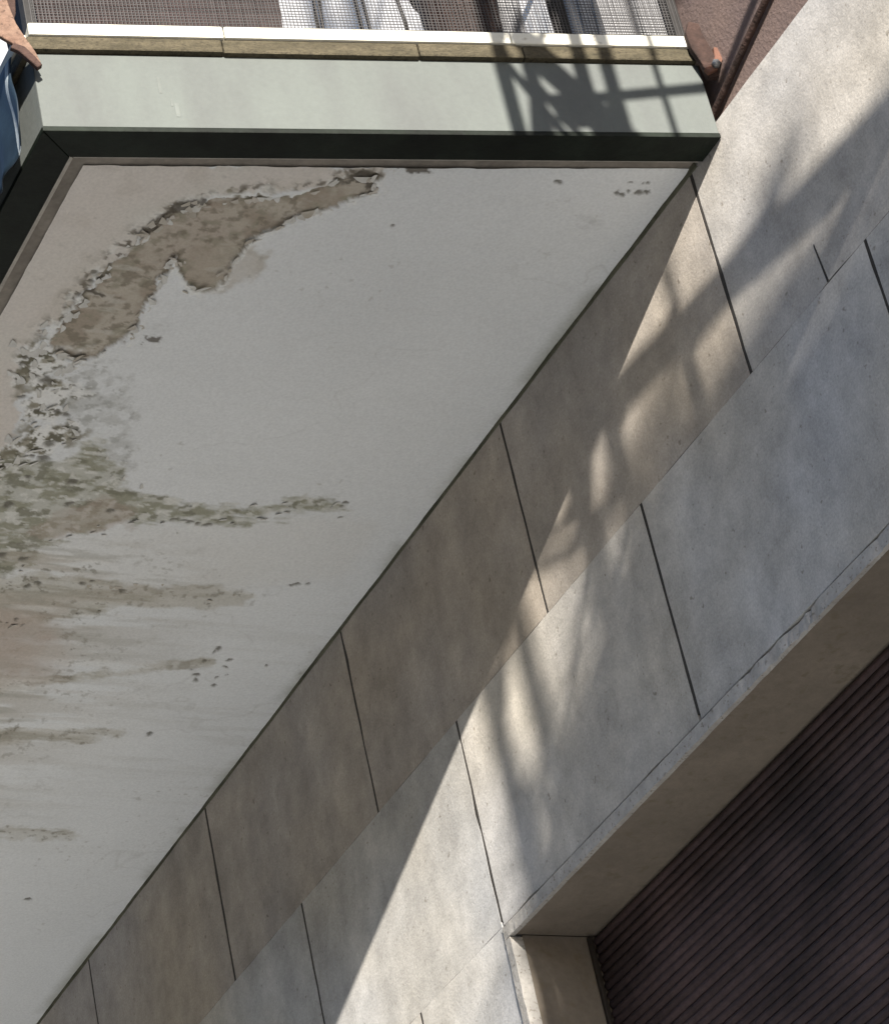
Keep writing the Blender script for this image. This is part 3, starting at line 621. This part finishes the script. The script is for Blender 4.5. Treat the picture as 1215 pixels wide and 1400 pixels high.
# brackets at the two ends of the coping
def plate_path(name, pts, w, th, m, parent):
    """bent flat bar through (t, d, z) with widths w"""
    V, F = [], []; n3 = Vector((N2.x, N2.y, 0)); n = len(pts)
    P3 = [PT(*p) for p in pts]
    for i, p in enumerate(P3):
        tg = (P3[min(i+1, n-1)]-P3[max(i-1, 0)]).normalized(); sd = tg.cross(n3).normalized()
        for a, b in ((-1, -1), (1, -1), (1, 1), (-1, 1)): V.append(p+sd*a*w[i]/2+n3*b*th/2)
    for i in range(n-1):
        for k in range(4): F.append((i*4+k, i*4+(k+1) % 4, i*4+4+(k+1) % 4, i*4+4+k))
    F += [(3, 2, 1, 0), tuple((n-1)*4+k for k in range(4))]
    me = recalc(pyd(name, V, F)); bm = bmesh.new(); bm.from_mesh(me); bmesh.ops.bevel(bm, geom=bm.edges[:], offset=0.0009, segments=1, affect='EDGES'); bm.to_mesh(me); bm.free()
    return link(name, me, m, parent)
lb = thing('rusty_strap', 'orange rusty iron strap gripping the outer end of the coping', 'bracket')
plate_path('strap', [(0.996, -0.014, 4.428), (1.004, -0.016, 4.446), (1.018, -0.016, 4.468), (1.035, -0.014, 4.492), (1.046, -0.012, 4.53), (1.052, -0.01, 4.60), (1.056, -0.008, 4.72)], [0.010, 0.014, 0.022, 0.038, 0.046, 0.044, 0.040], 0.007, M_orange, lb)
plate_path('hook', [(0.994, -0.016, 4.421), (1.004, -0.018, 4.434), (1.016, -0.018, 4.450), (1.028, -0.016, 4.458)], [0.009, 0.011, 0.012, 0.010], 0.008, M_rustd, lb)
plate_path('stay', [(1.028, -0.004, 4.50), (1.018, -0.002, 4.53), (1.012, 0.0, 4.60), (1.01, 0.0, 4.75)], [0.012, 0.012, 0.014, 0.014], 0.006, M_rustd, lb)
rb = thing('rusty_clamp', 'dark brown rusty clamp between the coping end and the brown wall', 'bracket')
plate_path('clamp_plate', [(-0.008, -0.012, 4.425), (-0.006, -0.016, 4.45), (0.001, -0.016, 4.478), (0.003, -0.014, 4.505), (-0.004, -0.010, 4.53)], [0.016, 0.026, 0.030, 0.026, 0.016], 0.010, M_rustd, rb)
plate_path('clamp_hook', [(0.004, -0.020, 4.43), (-0.010, -0.020, 4.437), (-0.022, -0.018, 4.455), (-0.026, -0.014, 4.48)], [0.010, 0.012, 0.012, 0.008], 0.008, M_rust, rb)
o = link('bolt', lathe_mesh('bolt', [(0.0, 0), (0.007, 0), (0.007, 0.006), (0.001, 0.008)], 6), M_steel, rb); o.location = PT(-0.012, -0.024, 4.440); o.rotation_euler = (math.radians(90), 0, math.radians(-12))
tag(link('wall_conduit', tube_mesh('wall_conduit', [(0.015, 0.02, 4.36), (0.014, -0.06, 4.383), (0.014, -0.124, 4.405), (0.014, -0.19, 4.427), (0.014, -0.30, 4.462), (0.014, -0.7, 4.58), (0.014, -1.6, 4.80)], 0.0055, 10), M_rustd), 'dark brown conduit slanting up the brown wall from the canopy corner', 'conduit')
# blue tarpaulin hanging along the street side
def tarp():
    ny, nz = 150, 16; V, F = [], []
    y0, y1 = 0.128, 1.75
    for s in (0, 1):
        for i in range(ny):
            for j in range(nz):
                a = i/(ny-1); b = j/(nz-1)
                y = y0+(y1-y0)*a+0.012*math.sin(b*5+1)*(1-a)
                z_ = 4.478-b*(0.142+0.02*math.sin(a*17)+0.015*math.sin(a*41))
                x = FX-0.0125-0.005*b-0.009*(0.5+0.5*math.sin(a*140+b*2.2))*(0.25+b)-0.002*math.sin(a*41+b*4)-s*0.0016
                V.append((x, y, z_))
    o = ny*nz
    for i in range(ny-1):
        for j in range(nz-1):
            k = i*nz+j; F.append((k, k+1, k+nz+1, k+nz)); F.append((o+k, o+k+nz, o+k+nz+1, o+k+1))
    for i in range(ny-1):
        for j in (0, nz-1): k = i*nz+j; F.append((k, k+nz, o+k+nz, o+k))
    for j in range(nz-1):
        for i in (0, ny-1): k = i*nz+j; F.append((k, k+1, o+k+1, o+k))
    return recalc(pyd('tarpaulin', V, F, True))
M_tarp = mat('navy_tarpaulin', (0.010, 0.020, 0.032), 0.5, 0.2, 14, 0.15, 60)
N_ = M_tarp.node_tree.nodes; L_ = M_tarp.node_tree.links; P_ = N_['Principled BSDF']
src = P_.inputs['Base Color'].links[0].from_socket
g_ = N_.new('ShaderNodeNewGeometry'); sp = N_.new('ShaderNodeSeparateXYZ'); L_.new(g_.outputs['Position'], sp.inputs[0])
m1 = N_.new('ShaderNodeMath'); m1.operation = 'PINGPONG'; m1.inputs[1].default_value = 0.075; L_.new(sp.outputs['Y'], m1.inputs[0])
m2 = N_.new('ShaderNodeMath'); m2.operation = 'LESS_THAN'; m2.inputs[1].default_value = 0.006; L_.new(m1.outputs[0], m2.inputs[0])
mx = N_.new('ShaderNodeMix'); mx.data_type = 'RGBA'; L_.new(m2.outputs[0], mx.inputs[0]); L_.new(src, mx.inputs[6]); mx.inputs[7].default_value = (0.22, 0.25, 0.27, 1); L_.new(mx.outputs[2], P_.inputs['Base Color'])
tag(link('tarpaulin', tarp(), M_tarp), 'navy blue tarpaulin with pale stripes hanging along the street side of the canopy', 'tarpaulin')

# ------------------------------------------------------------------ street things out of the frame, which throw the shadows seen on the facade
pole = thing('lattice_pole', 'square steel lattice utility pole on the pavement near the facade', 'utility pole', loc=(-0.64, -1.27, 0))
pw = 0.062; PH = 6.6
def angle_bar(name, p, q, w, parent, m=M_steel):
    p = Vector(p); q = Vector(q); t = (q-p).normalized(); u = t.cross(Vector((0.3, 0.5, 0.8))).normalized(); v = t.cross(u)
    V = []
    for c in (p, q):
        for a, b in ((-1, -1), (1, -1), (1, 1), (-1, 1)): V.append(c+u*a*w/2+v*b*w/5)
    F = [(3, 2, 1, 0), (4, 5, 6, 7)]+[(k, (k+1) % 4, (k+1) % 4+4, k+4) for k in range(4)]
    return link(name, recalc(pyd(name, V, F)), m, parent)
for sx in (-1, 1):
    for sy in (-1, 1): link('leg', box_mesh('leg', (sx*pw-0.009, sy*pw-0.009, 0), (sx*pw+0.009, sy*pw+0.009, PH)), M_steel, pole)
nz = 24; hz = PH/nz
for k in range(nz):
    z0, z1 = k*hz, (k+1)*hz
    wb = 0.014 if 4.75 < (z0+z1)/2 < 5.4 else 0.0075
    if k % 2: z0, z1 = z1, z0
    for sy in (-1, 1): angle_bar('brace', (-pw, sy*pw, z0), (pw, sy*pw, z1), wb, pole)
    for sx in (-1, 1): angle_bar('brace', (sx*pw, -pw, z0), (sx*pw, pw, z1), wb, pole)
link('base_plate', box_mesh('base_plate', (-0.16, -0.16, 0.001), (0.16, 0.16, 0.02), 0.003), M_steel, pole)
link('wall_tie', tube_mesh('wall_tie', [(0.0, 0.0, 4.882), (0.655, 0.0, 4.912)], 0.010, 8), M_steel, pole)
for z_, x0_, x1_, w_ in ((4.56, -0.05, 0.50, 0.014),):
    link('crossarm', box_mesh('crossarm', (x0_, -0.34-w_, z_-w_), (x1_, -0.34+w_, z_+w_)), M_steel, pole)
    link('arm_strut', tube_mesh('arm_strut', [(0.0, -0.06, z_), (0.05, -0.34, z_)], 0.012, 8), M_steel, pole)
link('junction_box', box_mesh('junction_box', (-0.012, -0.02, 4.836), (0.052, 0.03, 4.886), 0.006), M_steel, pole)
for i, x in enumerate((0.082, 0.161)):
    tag(link('drop_wire', tube_mesh('drop_wire', [(-0.64+x-0.006, -1.27, 5.6), (-0.64+x, -1.27, 4.9), (-0.64+x+0.004, -1.27, 4.3)], 0.0055, 6), M_cable),
        'thin black wire hanging beside the pole wall tie, %s the pole' % ('nearer' if i == 0 else 'farther from'), 'wire')
def cable(y0, z0, y1, sag, r, x, label):
    pts = []
    for i in range(41):
        a = i/40; pts.append((x-0.4*a*a, y0+(y1-y0)*a, z0-sag*4*a*(1-a)+0.2*a))
    tag(link('overhead_cable', tube_mesh('overhead_cable', pts, r, 8), M_cable), label, 'cable', 'overhead cables from the lattice pole')
cable(-1.20, 4.962, -24, 0.62, 0.021, -0.66, 'thick bundled overhead cable, lowest on the lattice pole')
cable(-1.27, 5.55, -24, 0.60, 0.008, -0.70, 'thin overhead cable above the thick bundle')
tree = thing('street_tree', 'leafy street tree standing behind the viewer on the pavement', 'tree', loc=(-3.0, -9.0, 0))
TO = Vector((-3.0, -9.0, 0))
tb = [(0, 0, 0), (0.03, 0.05, 1.6), (0.05, 0.15, 3.4), (0.12, 0.35, 5.0), (0.22, 0.7, 6.2)]
link('trunk', tube_mesh('trunk', tb, [0.17, 0.14, 0.12, 0.09, 0.05], 12), M_bark, tree)
r2 = random.Random(5)
def foot(p):                   # where the sun throws a crown point onto the facade
    w = TO+p; return w.y-2.9*w.x, w.z+1.16*w.x
def in_crown(p, s=0.0):
    wy, wz = foot(p)
    return wy < 0.74-s and wz < 4.07+0.07*min(1, max(0, (wy+0.15)/0.3))-s*0.5+0.04*math.sin(wy*9)  # crown is shaped by where its shadow may fall on the facade
V, F = [], []
def leaf(c, s):
    d = Vector((r2.gauss(0, 1), r2.gauss(0, 1), r2.gauss(0, 0.6)-0.3)).normalized(); u = d.cross(Vector((r2.gauss(0, 1), r2.gauss(0, 1), r2.gauss(0, 1)))).normalized()
    b = len(V); V.extend([c, c+d*s*0.5+u*s*0.24, c+d*s, c+d*s*0.5-u*s*0.24]); F.append((b, b+1, b+2, b+3))
CC = Vector((0.25, 1.0, 6.9)); RR = Vector((0.9, 1.7, 0.85))
nb = 0
while nb < 52:
    u = Vector((r2.uniform(-1, 1), r2.uniform(-1, 1), r2.uniform(-1, 1)))
    if not 0.2 < u.length < 1: continue
    tip = CC+Vector((u.x*RR.x, u.y*RR.y, u.z*RR.z))
    if not in_crown(tip, 0.06): continue
    wy_, wz_ = foot(tip)
    if wy_ < -1.3 or wz_ < 3.3: continue
    st = Vector(tb[2+nb % 3]); mid = st.lerp(tip, 0.55)+Vector((0, 0, 0.1))
    if not in_crown(mid, 0.0): mid.z -= 0.3
    link('branch', tube_mesh('branch', [st, mid, tip], [0.022, 0.012, 0.004], 7), M_bark, tree); nb += 1
    for k in range(52):
        c_ = mid.lerp(tip, 0.55+0.45*r2.random())+Vector((r2.gauss(0, 0.10), r2.gauss(0, 0.10), r2.gauss(0, 0.075)))
        if in_crown(c_) and (foot(c_)[0] > 0.05 or r2.random() < 0.6): leaf(c_, r2.uniform(0.09, 0.16))
link('crown', pyd('crown', V, F), M_leaf, tree)

# unseen building added across the street to lower ambient light on the facade
opp = thing('opposite_light_blocker', 'unseen dull grey building added across the street to dim the facade', 'building', loc=(-13.0, 0, 0))
M_opp = mat('dull_grey_wall', (0.17, 0.17, 0.17), 0.9, 0.1, 1, 0.2, 20)
link('wall', box_mesh('wall', (-4, -26, -0.12), (0, 30, 8.6)), M_opp, opp)
link('parapet', box_mesh('parapet', (-4.1, -26.1, 8.602), (0.15, 30.1, 9.0), 0.02), M_opp, opp)
wm = box_mesh('window', (0.002, -0.6, 0), (0.05, 0.6, 1.5), 0.01); gm = box_mesh('pane', (0.051, -0.52, 0.08), (0.056, 0.52, 1.42))
wm.materials.append(M_dark); gm.materials.append(M_rail)
for k in range(14):
    for z_ in (1.2, 4.0, 6.6):
        o = link('window', wm, None, opp); o.location = (0, -24+k*3.9, z_); g = link('pane', gm, None, o)
